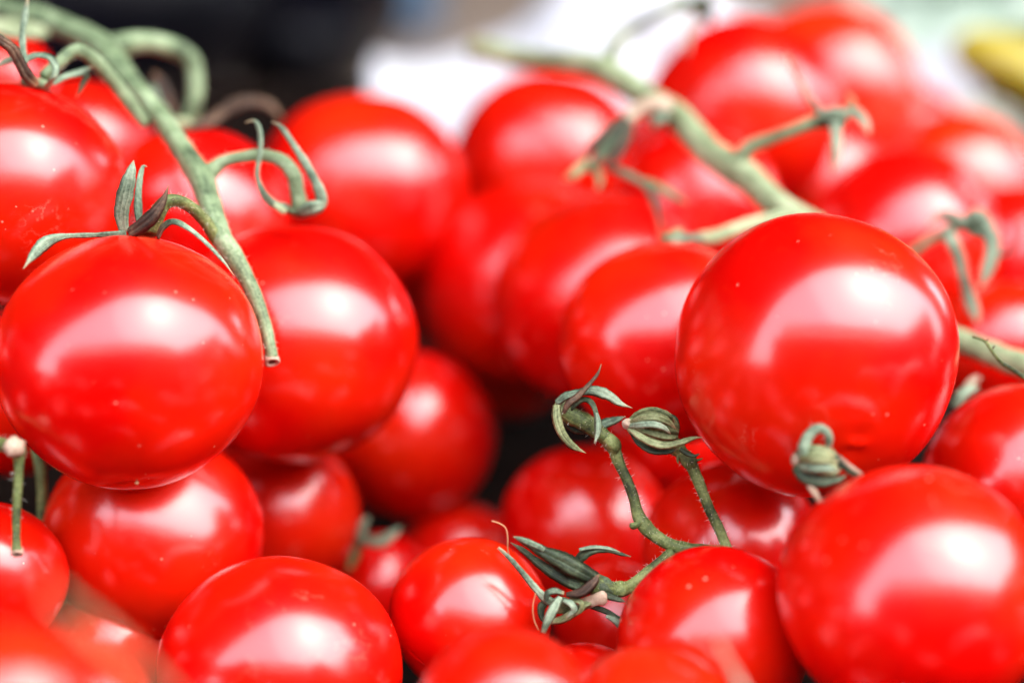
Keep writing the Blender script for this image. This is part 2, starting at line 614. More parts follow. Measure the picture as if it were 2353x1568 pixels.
def aubergine(px, py, d, ln, rad, ax, label):
    c = at(px, py, d)
    e = empty('aubergine', c)
    tag(e, label, 'aubergine', 'aubergines lying behind the crate')
    prof = [(ln * (t - .5), rad * max(.03, (1 - (1 - t / .62) ** 2) ** .5 if t < .62 else math.cos((t - .62) / .38 * 1.57) ** .55))
            for t in [.02 + .96 * i / 28 for i in range(29)]]
    bm = bmesh.new()
    lathe(bm, prof, c, ax, 1.5)
    finish(bm, 'fruit', M['aubergine'], e)
    bm = bmesh.new()
    q = ax.normalized()
    blob(bm, c - q * ln * .5, rad * .42, rad * .42, rad * .35, q, .3)
    finish(bm, 'stalk_cap', M['cap'], e)


aubergine(-20, 40, .56, .19, .042, Vector((1, .15, .02)), 'near-black aubergine with a dull blue sheen, blurred behind the pale loop of stem')
aubergine(720, 50, .66, .17, .030, Vector((-.15, -1, .03)), 'near-black blurred aubergine next to the white paper edge')
c = at(920, 100, .80)
bb = empty('plastic_box', c)
tag(bb, 'blurred grey-blue box between the black shapes and the beige table', 'box')
bm = bmesh.new()
box(bm, c.x - .06, c.x + .016, c.y, c.y + .09, TZ + .004, TZ + .07)
finish(bm, 'body', M['blue_box'], bb, False)
bm = bmesh.new()
box(bm, c.x - .063, c.x + .019, c.y - .004, c.y + .094, TZ + .071, TZ + .078)
finish(bm, 'lid', M['blue_box'], bb, False)

bm = bmesh.new()
c = at(1490, 2, .90)
c.z = TZ + .0125
e = empty('radish', c)
tag(e, 'small pink radish, a blurred patch at the top behind the white paper', 'radish')
blob(bm, c, .011, .011, .0115, None, .05)
finish(bm, 'root', M['radish'], e)
bm = bmesh.new()
bmesh.ops.create_cone(bm, cap_ends=True, segments=10, radius1=.002, radius2=.001, depth=.012, matrix=Matrix.Translation(c + Vector((.001, .001, .016))))
finish(bm, 'stalk', M['leaf'], e)

c = at(2400, 190, .378)
e = empty('pepper', c)
tag(e, 'yellow pepper with an olive stalk, blurred beside the pale green leaves', 'pepper')
bm = bmesh.new()
lathe(bm, [(-.022, .0015), (-.02, .004), (-.015, .0056), (-.006, .0068), (.006, .0072), (.015, .0068), (.02, .0052), (.022, .002)], c, Vector((1, -.1, -.42)), 0, 40, .06, 4)
finish(bm, 'fruit', M['pepper'], e)
bm = bmesh.new()
tube(bm, [(2262, 112, .379, 14), (2290, 88, .381, 16), (2340, 82, .383, 22), (2400, 72, .384, 24)], seed=4)
finish(bm, 'stalk', M['pepper_green'], e)

# pale lettuce: wavy leaves round a rib
e = empty('lettuce', at(2200, 60, .5))
tag(e, 'pale grey-green lettuce leaves, blurred behind the yellow pepper', 'lettuce')


def lettuce_leaf(pts, seed, name='leaf'):
    q = cr(pts, 8)
    rings = []
    bm = bmesh.new()
    eye = Vector((0, 0, CAM_H))
    P = [at(a, b, d) for a, b, d, w in q]
    T = frames(P)
    for i, p in enumerate(P):
        s = T[i].cross((eye - p).normalized()).normalized()
        nn = s.cross(T[i])
        w = q[i][3] * q[i][2] / FPX
        fr = []
        for k in range(13):
            x = k / 6 - 1
            fr.append(p + s * w * x + nn * (w * (.35 * x * x - (.12 if k == 6 else 0)) + w * .14 * abs(x) * math.sin(i * 1.1 + seed + 3 * x)))
        rings.append(fr)
    vs = [[bm.verts.new(p) for p in r] for r in rings]
    for a, b in zip(vs, vs[1:]):
        for k in range(12):
            bm.faces.new((a[k], a[k + 1], b[k + 1], b[k]))
    o = finish(bm, name, M['leaf'], e)
    so = o.modifiers.new('thickness', 'SOLIDIFY')
    so.thickness = .0006
    return o


bm = bmesh.new()
hc = at(2230, 60, .52)
hc.z = TZ + .031
blob(bm, hc, .034, .030, .029, None, .25, 32, 3)
finish(bm, 'heart', M['leaf'], e)
lettuce_leaf([(2000, 20, .53, 40), (2110, 40, .52, 75), (2230, 30, .51, 80), (2360, 10, .50, 80), (2480, -10, .5, 50)], 1)
lettuce_leaf([(1960, -40, .56, 50), (2100, -40, .56, 80), (2260, -40, .55, 70), (2420, -60, .55, 60)], 2)
lettuce_leaf([(2150, 258, .366, 12), (2220, 252, .366, 20), (2285, 262, .366, 26), (2335, 310, .366, 26), (2375, 400, .366, 18)], 5)

# ------------------------------------------------------------------ the tomatoes
GT = 'cherry tomatoes heaped in the crate'
TOM = [
    # cx, cy, r px, depth, axis (camera frame, towards the stem end), label
    (300, 832, 302, .1988, (-.13, .92, -.37), 'A', 'big glossy tomato under the spread pale sepals, beside the hollow cut stem end'),
    (672, 790, 291, .2257, (.08, .95, -.25), 'B', 'glossy tomato behind the hollow cut stem end, curled sepals on its top'),
    (30, 445, 265, .214, (.20, .92, -.3), 'C', 'tomato with the brown curled sepal and pale loop of stem on its top'),
    (445, 510, 222, .250, (-.1, .8, -.6), 'D', 'blurred tomato crossed by the thick pale vine, a forked side stem over it'),
    (185, 350, 165, .2761, (.1, .8, -.6), 'G', 'blurred tomato mostly hidden behind the brown sepal and the upper vine stem'),
    (832, 448, 238, .285, (-.1, .7, -.6), 'E', 'blurred tomato in front of the black aubergines and white paper edge'),
    (1260, 392, 226, .3076, (.1, .6, -.7), 'F', 'blurred tomato below the blunt cut end of the upper vine'),
    (1706, 272, 231, .300, (-.1, .7, -.6), 'H', 'blurred tomato above the forked twig of the upper vine'),
    (1890, 222, 214, .345, (.2, .6, -.7), 'I', 'very blurred tomato, farthest and highest of the heap'),
    (2180, 446, 198, .330, (.1, .8, -.5), 'J', 'blurred orange-red tomato below the pale leaf and yellow pepper'),
    (2080, 556, 222, .268, (.55, .4, .5), 'K', 'blurred tomato with drooping pale sepals hanging over its lower side'),
    (1220, 668, 252, .286, (.1, .6, -.7), 'L', 'dim blurred tomato in the dark hollow below the cut vine end'),
    (1388, 692, 250, .2564, (.1, .7, -.6), 'M', 'blurred tomato with a slanting highlight, under the dark dry calyx stalk'),
    (1530, 790, 246, .2284, (.02, .85, -.5), 'N', 'tomato half hidden behind the largest tomato, dried curled calyx in front'),
    (1872, 815, 329, .200, (-.15, .6, -.75), 'O', 'largest tomato, sharp and dust-speckled, with a hooked dry bud before it'),
    (2355, 1105, 232, .215, (.1, .7, -.6), 'P', 'tomato cut by the picture edge under the thin dry tendril'),
    (2095, 1365, 303, .178, (.15, .6, -.75), 'Q', 'large soft-focus near tomato below the hooked dry bud'),
    (1640, 1472, 223, .1907, (-.2, .7, -.6), 'R', 'tomato hiding the lower ends of both thin dry stalks'),
    (1680, 1262, 205, .218, (.1, .6, -.7), 'S', 'shaded tomato behind the two thin dry stalks'),
    (1345, 1220, 198, .2481, (.1, .6, -.7), 'T', 'shaded blurred tomato behind the darkest green dried calyx'),
    (1080, 1415, 187, .205, (.5, .5, -.6), 'U', 'small sharp tomato touched by the tips of the dark dried calyx'),
    (645, 1549, 283, .195, (-.1, .7, -.6), 'V', 'large sharp tomato at the bottom edge with one oval highlight'),
    (1160, 1645, 206, .1659, (.1, .7, -.6), 'W', 'near blurred tomato top, just below the small sharp tomato'),
    (1500, 1690, 212, .1742, (.1, .7, -.6), 'X', 'near blurred orange-red tomato top beside the faint brown strand'),
    (357, 1230, 250, .2157, (.1, .7, -.6), 'Y', 'shaded freckled tomato directly beneath the big tomato with spread sepals'),
    (640, 1180, 187, .243, (.1, .7, -.6), 'Z', 'shaded blurred tomato with a small bright glint, over the large bottom tomato'),
    (942, 998, 197, .268, (.1, .7, -.6), 'a', 'blurred tomato in the hollow with a tall pale highlight'),
    (1060, 1300, 150, .270, (.1, .7, -.6), 'b', 'dark blurred tomato deep in the gap behind the small sharp tomato'),
    (880, 1345, 125, .255, (.1, .7, -.6), 'c', 'dim small tomato deep in the gap beside the blurred dark sepals'),
    (-25, 1325, 178, .2013, (.1, .7, -.6), 'd', 'tomato behind the hanging hollow-ended stalk'),
    (10, 1640, 215, .135, (-.1, .7, -.6), 'e', 'nearest tomato, very blurred, at the bottom corner under the green strand'),
    (165, 1650, 190, .160, (.1, .7, -.6), 'f', 'near orange-red tomato with a curved top edge beside the blurred green strand'),
    (1340, 1620, 150, .200, (.1, .7, -.6), 'g', 'sliver of tomato between the two near blurred tomato tops'),
    (-20, 200, 150, .2592, (.1, .7, -.6), 'h', 'blurred tomato piece behind the brown sepal at the picture edge'),
    (1600, 480, 190, .275, (.1, .7, -.6), 'i', 'dark blurred tomato under the fork of the upper vine'),
    (1420, 1440, 150, .231, (.1, .7, -.6), 'j', 'dark tomato in the gap behind the twisted dry calyx'),
    (1000, 592, 195, .318, (.1, .7, -.6), 'k', 'dark blurred tomato below the one in front of the white paper edge'),
    (1150, 800, 165, .335, (.1, .7, -.6), 'l', 'nearly black-red blurred tomato deepest in the central hollow'),
    (2330, 610, 185, .285, (.1, .7, -.6), 'n', 'dark blurred tomato at the edge beside the drooping pale sepals'),
    (1570, 410, 195, .363, (.1, .7, -.6), 'o', 'far blurred red patch of tomato framed by the upper vine and its dark dry calyx'),
    (1860, 450, 205, .323, (.1, .7, -.6), 'p', 'far blurred tomato between the forked twig and the largest tomato'),
    (1090, 510, 185, .341, (.1, .7, -.6), 'q', 'far blurred tomato at the lower tip of the white paper wedge'),
    (2300, 800, 160, .2536, (.1, .7, -.6), 'r', 'dark tomato in the gap under the thick blurred stem end'),
    (560, 1000, 190, .263, (.1, .7, -.6), 's', 'dark tomato glimpsed below the hollow cut stem end'),
    (1525, 1000, 150, .264, (.1, .7, -.6), 'u', 'dark red tomato patch behind the closed dry bud, between two shaded tomatoes'),
    (2070, 335, 150, .362, (.1, .7, -.6), 'w', 'far blurred red patch between the highest tomato and the pale leaf edge'),
    (255, 1490, 150, .214, (.1, .7, -.6), 'x', 'shaded tomato in the corner gap under the blurred olive strand'),
    (20, 900, 200, .230, (.1, .7, -.6), 't', 'shaded tomato behind the big tomato with spread sepals, at the picture edge'),
]
ORANGE = {'J', 'X', 'f', 'e', 'I'}
for idx, (cx, cy, rp, d, ax, key, label) in enumerate(TOM):
    rng = random.Random(idx * 17 + 5)
    c = at(cx, cy, d)
    r = rp * d / FPX
    a = camdir(*ax)
    q = a.to_track_quat('Z', 'Y')
    ns, nr = (96, 64) if rp > 180 else (64, 40)
    ph = [rng.uniform(0, 6.28) for _ in range(4)]
    sq = rng.uniform(.93, .975)
    tilt = Vector((rng.uniform(-1, 1), rng.uniform(-1, 1), rng.uniform(-1, 1))) * 3

    def rad(th, phi):
        s = math.sin(th)
        f = 1 + .009 * math.cos(5 * phi + ph[0]) * s * s + .014 * math.cos(2 * phi + ph[1]) * s * s + .006 * math.cos(3 * phi + ph[2]) * s
        f -= .16 * math.exp(-(th / .24) ** 2) * (1 + .25 * math.cos(5 * phi + ph[0]))         # dimple at the stem end
        f += .018 * math.exp(-((math.pi - th) / .035) ** 2)                                   # blossom nub
        f -= .020 * math.exp(-((math.pi - th) / .16) ** 2) * (1 + .5 * math.cos(2 * phi + ph[3]))
        dp = (phi - ph[3] + math.pi) % (2 * math.pi) - math.pi
        f -= (0 if key == 'O' else .022) * math.exp(-(dp / .10) ** 2) * math.exp(-((math.pi - th - .10) / .16) ** 2)                 # short crease beside it
        return f
    bm = bmesh.new()
    rings = []
    for i in range(1, nr):
        th = math.pi * i / nr
        ring = []
        for k in range(ns):
            phi = 2 * math.pi * k / ns
            v = Vector((math.sin(th) * math.cos(phi), math.sin(th) * math.sin(phi), math.cos(th)))
            f = rad(th, phi) + .022 * noise.noise(v * 1.3 + tilt)
            v.z *= sq
            ring.append(q @ (v * r * f))
        rings.append(ring)
    vs = ring_sweep(bm, rings, False)
    for ring, th in ((vs[0], 0), (vs[-1], math.pi)):
        pv = bm.verts.new(q @ Vector((0, 0, math.cos(th) * sq * r * (rad(th, 0) + .022 * noise.noise(Vector((0, 0, math.cos(th))) * 1.3 + tilt)))))
        for k in range(ns):
            bm.faces.new((ring[k], ring[(k + 1) % ns], pv))
    o = finish(bm, 'tomato', M['tomato_orange' if key in ORANGE else 'tomato'])
    o.location = c
    tag(o, label, 'tomato', GT)
    if key == 'A':
        bm = bmesh.new()
        blob(bm, q @ Vector((0, 0, -sq * r * 1.0)), r * .016, r * .015, r * .012, a, .4, 12, 2)
        sc = finish(bm, 'blossom_scar', M['fibre'])
        sc.parent = o

# the heap goes on past the picture's edges: plain copies on the crate floor and on each other, none of them in the frame
rng = random.Random(4)
placed = [(at(t[0], t[1], t[3]), t[2] * t[3] / FPX) for t in TOM]
protos = [o for o in COL.objects if o.name.startswith('tomato') and o.type == 'MESH' and not o.children][:8]
sizes = {o.name: max(o.dimensions) / 2 for o in protos}
bpy.context.view_layer.update()
sizes = {o.name: max(o.dimensions) / 2 for o in protos}
extra = 0
for layer in range(3):
    for _ in range(260):
        p = rng.choice(protos)
        k = rng.uniform(.0115, .015) / sizes[p.name]
        r = sizes[p.name] * k
        c = Vector((rng.uniform(-.125, .125), rng.uniform(.10, .385), CZ + .0065 + r + layer * .021))
        rel = c - cam.location
        dep = rel.dot(FW)
        if dep < .085 or c.z > .925:
            continue
        px, py, rp = 1176 + rel.x / dep * FPX, 784 - rel.dot(UP) / dep * FPX, 1.25 * r / dep * FPX + 25
        if -rp < px < 2352 + rp and -rp < py < 1568 + rp:
            continue
        if any((c - q_).length < (r + s_) * .97 for q_, s_ in placed):
            continue
        if layer and not any((c - q_).length < (r + s_) * 1.25 and q_.z < c.z for q_, s_ in placed):
            continue
        o = p.copy()
        COL.objects.link(o)
        o.location = c
        o.scale = (k, k, k)
        o.rotation_euler = (rng.uniform(0, 6.3), rng.uniform(0, 6.3), rng.uniform(0, 6.3))
        tag(o, 'plain red tomato of the heap, outside the edge of the picture', 'tomato', 'tomatoes of the heap beyond the picture edge')
        placed.append((c, r))
        extra += 1
print('extra tomatoes', extra)

# ------------------------------------------------------------------ vines
RNG = random.Random(11)


class Vine:
    def __init__(self, label, p, name='tomato_vine', cat='vine'):
        self.root = tag(empty(name, at(*p)), label, cat)
        self.hp = []

    def stem(self, pts, m='stem', name='stem', rough=.06, hairy=True, dens=1.0):
        bm = bmesh.new()
        P, R = tube(bm, pts, rough, seed=RNG.random() * 9)
        o = finish(bm, name, M[m], self.root)
        if hairy:
            self.hp.append((P, R, dens))
        return o

    def calyx(self, p, rpx, m='sepal', squash=.6, ax=(0, 1, .2), name='calyx'):
        bm = bmesh.new()
        r = rpx * p[2] / FPX
        blob(bm, at(*p), r, r, r * squash, camdir(*ax), .15, seed=RNG.random() * 9)
        return finish(bm, name, M[m], self.root)

    def sepal(self, cal, pts, m='sepal', roll=0.0, cup=.34, thick=.075, tip=True):
        bm = bmesh.new()
        blade(bm, pts, roll, cup, thick, tip=tip)
        o = finish(bm, 'sepal', M[m])
        o.parent = cal
        o.matrix_parent_inverse = cal.matrix_world.inverted()
        return o

    def cut(self, p, rpx, ax, tiltlen=.5):
        """The rim of a cut hollow stem with its dark pith hole."""
        c = at(*p)
        r = rpx * p[2] / FPX
        a = camdir(*ax)
        bm = bmesh.new()
        lathe(bm, [(-r * 1.2, r * .95), (-r * .3, r * 1.05), (0, r * 1.08), (r * .12, r * .9), (r * .08, r * .6), (-r * .3, r * .5)], c, a, 0, 20, .05, 3)
        o = finish(bm, 'cut_end', M['pith'], self.root)
        bm = bmesh.new()
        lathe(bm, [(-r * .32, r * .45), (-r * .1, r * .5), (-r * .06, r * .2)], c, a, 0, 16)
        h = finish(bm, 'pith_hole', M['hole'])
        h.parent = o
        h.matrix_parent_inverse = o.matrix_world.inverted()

    def hairs(self):
        bm = bmesh.new()
        for P, R, dens in self.hp:
            for i in range(len(P) - 1):
                seg = P[i + 1] - P[i]
                if seg.length < 1e-6:
                    continue
                t = seg.normalized()
                n = int(seg.length / .0008 * 6 * dens + RNG.random())
                for _ in range(n):
                    p = P[i] + seg * RNG.random()
                    v = t.orthogonal().normalized()
                    v.rotate(Matrix.Rotation(RNG.uniform(0, 6.28), 3, t))
                    L = RNG.uniform(.0002, .0008)
                    base = p + v * R[i] * .9
                    dr = (v + t * RNG.uniform(-.5, .5) + Vector((RNG.uniform(-.3, .3),) * 3)).normalized()
                    s1 = dr.orthogonal().normalized() * .000028
                    s2 = dr.cross(s1)
                    b = [bm.verts.new(base + s1), bm.verts.new(base - s1 * .5 + s2 * .87), bm.verts.new(base - s1 * .5 - s2 * .87)]
                    k = bm.verts.new(base + dr * L)
                    for a_, b_ in ((0, 1), (1, 2), (2, 0)):
                        bm.faces.new((b[a_], b[b_], k))
        if len(bm.verts):
            o = finish(bm, 'hairs', M['hair'], self.root, False)
            o['kind'] = 'stuff'
        else:
            bm.free()
        bpy.context.view_layer.update()


# --- the thick pale vine over the tomatoes at the left
v = Vine('thick pale green vine with a hollow cut end, hanging over the large tomatoes', (494, 501, .206))
v.stem([(-60, 5, .252, 26.4), (0, 25, .25, 28.2), (77, 40, .246, 28.2), (144, 62, .242, 28.2), (200, 86, .238, 29.0), (240, 112, .234, 30.8), (267, 147, .230, 29.9), (300, 187, .227, 24.6),
        (340, 234, .223, 22.9), (377, 280, .220, 24.6), (407, 327, .217, 25.5), (434, 367, .214, 27.3), (461, 407, .2115, 29.9), (476, 451, .209, 27.3), (492, 501, .2065, 25.5),
        (508, 545, .205, 25.5), (534, 585, .2045, 23.8), (562, 632, .2042, 20.2), (589, 689, .204, 17.6), (609, 749, .2036, 15.8), (620, 795, .2034, 14.1), (624, 818, .2034, 15.0)], 'stem', 'main_stem', .05)
v.cut((625, 832, .2034), 17, (.25, -.8, .55))
# stalk and calyx of the tomato in front
v.stem([(500, 552, .205, 16), (470, 508, .203, 15), (440, 477, .201, 14), (405, 460, .199, 15), (377, 468, .1985, 17), (360, 492, .1988, 19), (344, 522, .1995, 24)], 'stem_dark', 'flower_stalk')
c = v.calyx((335, 528, .2), 40, 'stem_dark', .35, (-.13, .92, -.2))
v.sepal(c, [(285, 532, .198, 12), (278, 490, .197, 20), (288, 440, .196, 21), (300, 395, .1955, 14), (307, 368, .1955, 5)], 'sepal', .25)
v.sepal(c, [(322, 520, .2, 10), (318, 470, .2, 12), (321, 420, .2, 10), (328, 385, .2, 6), (338, 383, .2, 3)], 'sepal', -.5)
v.sepal(c, [(296, 536, .1955, 14), (325, 517, .1945, 20), (352, 493, .194, 17), (374, 460, .194, 10), (388, 425, .194, 3)], 'sepal_brown', .2, .6)
v.sepal(c, [(290, 535, .198, 8), (220, 540, .197, 7), (150, 543, .196, 8), (108, 556, .1945, 17), (78, 585, .193, 13), (53, 618, .192, 3)], 'sepal', .15, .3)
v.sepal(c, [(362, 545, .197, 8), (372, 522, .196, 12), (400, 508, .195, 11), (440, 528, .1943, 9), (480, 563, .1943, 8), (512, 598, .1948, 7), (538, 635, .196, 3)], 'sepal', .9, .4)
# looped branch at the back
v.stem([(235, 118, .236, 30), (285, 102, .238, 28), (340, 97, .24, 24), (400, 112, .242, 24), (440, 140, .243, 22), (450, 190, .243, 20), (446, 240, .243, 20), (432, 285, .244, 22)], 'stem', 'flower_stalk')
c = v.calyx((412, 288, .243), 34, 'stem_yellow', .5, (0, 1, -.2))
v.sepal(c, [(400, 285, .242, 16), (385, 240, .241, 20), (370, 195, .241, 17), (352, 165, .241, 8)], 'sepal_brown', .2)
v.sepal(c, [(430, 290, .242, 12), (480, 278, .243, 14), (520, 250, .246, 16), (570, 232, .25, 15), (620, 242, .25, 12), (648, 275, .25, 5)], 'sepal_brown', .3)
v.sepal(c, [(395, 290, .241, 10), (355, 215, .241, 14), (345, 190, .241, 6)], 'sepal', .2)
# branch to the tomato behind
v.stem([(462, 412, .2125, 26), (490, 388, .214, 19), (515, 371, .214, 15), (555, 361, .2135, 14), (605, 358, .213, 14), (648, 370, .212, 16), (674, 400, .212, 17), (684, 440, .2125, 17), (690, 476, .213, 20)], 'stem', 'flower_stalk')
c = v.calyx((690, 486, .214), 36, 'stem', .4, (.08, .95, .1))
v.sepal(c, [(722, 484, .211, 14), (738, 462, .2105, 18), (728, 425, .21, 13), (704, 380, .21, 12), (672, 330, .21, 9), (645, 292, .21, 7), (622, 279, .21, 3)], 'sepal', .3)
v.sepal(c, [(660, 482, .212, 14), (626, 468, .211, 14), (603, 440, .21, 10), (590, 400, .21, 7), (597, 350, .21, 7), (597, 305, .21, 7), (585, 279, .21, 6), (563, 282, .21, 4)], 'sepal', .4)
v.sepal(c, [(690, 488, .211, 14), (720, 478, .210, 22), (748, 468, .2105, 10)], 'sepal', -.2)
v.sepal(c, [(655, 488, .2115, 10), (640, 478, .211, 10), (628, 465, .211, 4)], 'stem_yellow', .2)
# stalk that carries the tomato at the picture edge
v.stem([(100, 175, .2105, 14), (133, 146, .2115, 14), (157, 124, .2125, 15), (178, 116, .213, 16), (202, 127, .214, 16), (230, 154, .2155, 17), (267, 195, .2175, 17), (300, 240, .219, 17), (334, 284, .2205, 14)], 'stem', 'flower_stalk')
c = v.calyx((82, 192, .2095), 34, 'stem', .4, (.2, .92, .1))
v.sepal(c, [(58, 150, .206, 8), (52, 115, .206, 11), (50, 80, .206, 11), (56, 40, .206, 11), (64, -10, .206, 10)], 'sepal', .7)
v.sepal(c, [(-30, 70, .2, 12), (0, 92, .201, 13), (28, 112, .202, 15), (45, 142, .203, 15), (64, 175, .204, 16), (86, 196, .2055, 12)], 'sepal_brown', .2, .6, tip=False)
v.sepal(c, [(48, 160, .2055, 6), (62, 136, .206, 9), (88, 127, .206, 9), (115, 134, .206, 10), (129, 155, .206, 11), (124, 180, .206, 10), (104, 198, .207, 5)], 'sepal', .5, tip=False)
v.sepal(c, [(70, 180, .207, 8), (45, 138, .208, 8), (18, 140, .208, 8), (-10, 155, .208, 4)], 'sepal', .3)
v.sepal(c, [(120, 192, .208, 9), (150, 176, .21, 9), (185, 166, .212, 9), (215, 152, .212, 4)], 'sepal', .3)
v.sepal(c, [(165, 175, .212, 8), (198, 172, .213, 8), (188, 200, .213, 7), (174, 225, .213, 3)], 'sepal_dark', .3)
v.sepal(c, [(-40, 55, .24, 20), (20, 66, .24, 26), (70, 72, .24, 26), (115, 80, .24, 14)], 'stem_yellow', .2)
v.hairs()

# --- upper vine, out of focus
v = Vine('blurred pale vine with a blunt cut end lying over the farther tomatoes', (1554, 267, .25))
v.stem([(1090, 112, .285, 24), (1140, 124, .281, 25), (1187, 134, .278, 25), (1287, 142, .270, 27), (1370, 154, .263, 31), (1424, 182, .259, 31), (1487, 225, .255, 31), (1554, 268, .25, 33), (1595, 312, .2475, 34),
        (1636, 355, .245, 35), (1685, 385, .2425, 38), (1722, 410, .241, 36), (1766, 455, .239, 32), (1820, 490, .237, 30), (1880, 520, .235, 28)], 'stem_yellow', 'main_stem')
v.cut((1084, 110, .2853), 25, (-.95, .15, .3))
v.stem([(1395, 160, .262, 22), (1404, 125, .263, 15), (1415, 98, .264, 12), (1450, 70, .266, 11), (1500, 40, .268, 11), (1560, 14, .27, 12), (1605, 8, .271, 15)], 'stem_dark', 'flower_stalk')
c = v.calyx((1612, 18, .271), 28, 'sepal_dark', .7, (.5, -.3, .5))
v.sepal(c, [(1600, 20, .27, 8), (1585, 60, .27, 10), (1578, 95, .27, 9), (1580, 125, .27, 3)], 'pink_tip')
v.sepal(c, [(1612, 20, .269, 12), (1630, 38, .268, 12), (1628, 62, .268, 4)], 'sepal_brown')
v.sepal(c, [(1600, 10, .271, 10), (1570, 2, .272, 12), (1540, 5, .272, 4)], 'sepal')
v.stem([(1530, 245, .2475, 22), (1495, 240, .246, 19), (1462, 256, .2455, 18), (1438, 278, .245, 18)], 'pink_tip', 'flower_stalk')
v.stem([(1530, 262, .2465, 12), (1512, 275, .2455, 16), (1500, 288, .2455, 10)], 'sepal', 'stalk_joint')
c = v.calyx((1415, 300, .244), 26, 'sepal_brown', 1.3, (.55, .6, .2))
v.sepal(c, [(1440, 272, .243, 12), (1408, 296, .242, 18), (1375, 328, .2415, 17), (1344, 352, .241, 9), (1330, 360, .241, 4)], 'sepal_brown', .3)
v.sepal(c, [(1448, 280, .242, 12), (1420, 312, .241, 19), (1388, 350, .2405, 19), (1360, 385, .240, 10), (1352, 396, .240, 4)], 'sepal_dark', .2)
v.sepal(c, [(1450, 290, .2415, 10), (1436, 325, .2405, 13), (1412, 360, .240, 13), (1392, 382, .2398, 5)], 'sepal_brown', -.3)
v.sepal(c, [(1355, 368, .241, 14), (1335, 388, .2405, 16), (1312, 405, .240, 12), (1294, 412, .240, 5)], 'sepal_dry', .3)
v.sepal(c, [(1352, 375, .24, 10), (1370, 395, .2395, 12), (1378, 415, .239, 9), (1372, 438, .239, 5)], 'sepal_dry', -.2)
v.sepal(c, [(1390, 378, .241, 12), (1430, 395, .24, 12), (1470, 415, .24, 12), (1495, 440, .24, 11), (1508, 480, .24, 11), (1518, 520, .24, 9), (1518, 548, .24, 5)], 'sepal_dark', .5)
v.sepal(c, [(1480, 415, .2405, 8), (1515, 430, .2405, 11), (1550, 450, .2405, 9), (1580, 468, .2405, 4)], 'sepal_dry', .2)
v.stem([(1690, 375, .2415, 24), (1720, 340, .24, 18), (1760, 322, .239, 15), (1820, 300, .238, 15), (1875, 280, .2375, 18), (1925, 272, .237, 22)], 'stem', 'flower_stalk')
c = v.calyx((1925, 272, .2365), 28, 'sepal_dark', .7, (.7, .2, .4))
v.sepal(c, [(1918, 280, .235, 16), (1922, 320, .2345, 15), (1920, 360, .234, 11), (1914, 398, .234, 3)], 'sepal', .2)
v.sepal(c, [(1930, 262, .236, 14), (1965, 260, .2355, 15), (1985, 280, .235, 12), (1998, 312, .235, 4)], 'sepal', .2)
v.sepal(c, [(1890, 262, .237, 14), (1862, 235, .237, 11), (1838, 190, .237, 9), (1818, 150, .237, 7), (1808, 120, .237, 3)], 'sepal', .5)
v.sepal(c, [(1930, 260, .2365, 8), (1958, 240, .2365, 9), (1945, 215, .2365, 3)], 'sepal_dry', .4)
v.sepal(c, [(1880, 265, .2355, 12), (1915, 262, .235, 16), (1950, 270, .235, 12)], 'sepal', .0, tip=False)
v.stem([(1870, 505, .2365, 18), (1800, 500, .236, 16), (1745, 508, .235, 15), (1690, 526, .234, 15), (1640, 543, .233, 17), (1605, 548, .2325, 16)], 'stem_yellow', 'flower_stalk')
c = v.calyx((1540, 548, .229), 26, 'stem', .5, (0, .9, .1))
v.sepal(c, [(1540, 550, .227, 12), (1575, 546, .2275, 13), (1620, 545, .229, 10)], 'sepal', .3, tip=False)
v.sepal(c, [(1535, 548, .228, 14), (1555, 535, .228, 13), (1570, 528, .228, 5)], 'sepal_dry')

# --- stem and calyx over the tomato at the right edge
v = Vine('blurred side stalk with drooping pale sepals above the thick stem', (2225, 520, .24), 'tomato_stalk', 'stalk')
v.stem([(2085, 590, .244, 12), (2120, 562, .243, 12), (2155, 543, .242, 12), (2195, 520, .241, 14), (2232, 515, .24, 18)], 'stem', 'flower_stalk')
c = v.calyx((2240, 528, .2395), 26, 'sepal_dark', .6, (.3, .5, .5))
v.sepal(c, [(2175, 530, .2385, 15.6), (2188, 558, .238, 18.2), (2202, 592, .238, 15.6), (2214, 640, .238, 14.3), (2228, 690, .238, 15.6), (2240, 722, .238, 13.0), (2245, 745, .238, 5.2)], 'sepal', .1)
v.sepal(c, [(2262, 522, .2375, 18.2), (2278, 550, .237, 22.1), (2277, 590, .237, 19.5), (2264, 630, .237, 14.3), (2250, 665, .237, 5.2)], 'sepal', .2)
v.sepal(c, [(2215, 515, .238, 15.6), (2180, 498, .238, 15.6), (2155, 498, .238, 10.4), (2130, 520, .238, 5.2)], 'sepal', .3)
v.sepal(c, [(2220, 505, .2385, 15.6), (2245, 492, .238, 16.9), (2270, 515, .238, 14.3), (2280, 545, .238, 7.8)], 'sepal', .3, tip=False)
v.sepal(c, [(2275, 580, .2375, 10.4), (2302, 584, .2375, 9.1), (2328, 568, .2375, 7.8), (2344, 535, .2375, 6.5), (2338, 490, .2375, 3.9)], 'sepal_brown', .6)
bpy.context.view_layer.update()

v = Vine('thick blurred green stem end beyond the largest tomato, with small sepals', (2300, 822, .225))
v.stem([(2170, 765, .231, 26), (2210, 785, .229, 27), (2260, 806, .227, 28), (2310, 826, .225, 29), (2370, 848, .223, 30), (2430, 868, .222, 30)], 'stem_yellow', 'main_stem')
c = v.calyx((2206, 925, .222), 16, 'stem', .7, (.5, .5, .3))
v.sepal(c, [(2190, 935, .2205, 14), (2205, 908, .2205, 16), (2228, 893, .221, 13), (2250, 888, .2215, 5)], 'sepal', .2)
v.sepal(c, [(2205, 905, .223, 8), (2235, 872, .225, 10), (2255, 868, .226, 5)], 'pink_tip', .2)
v.hairs()

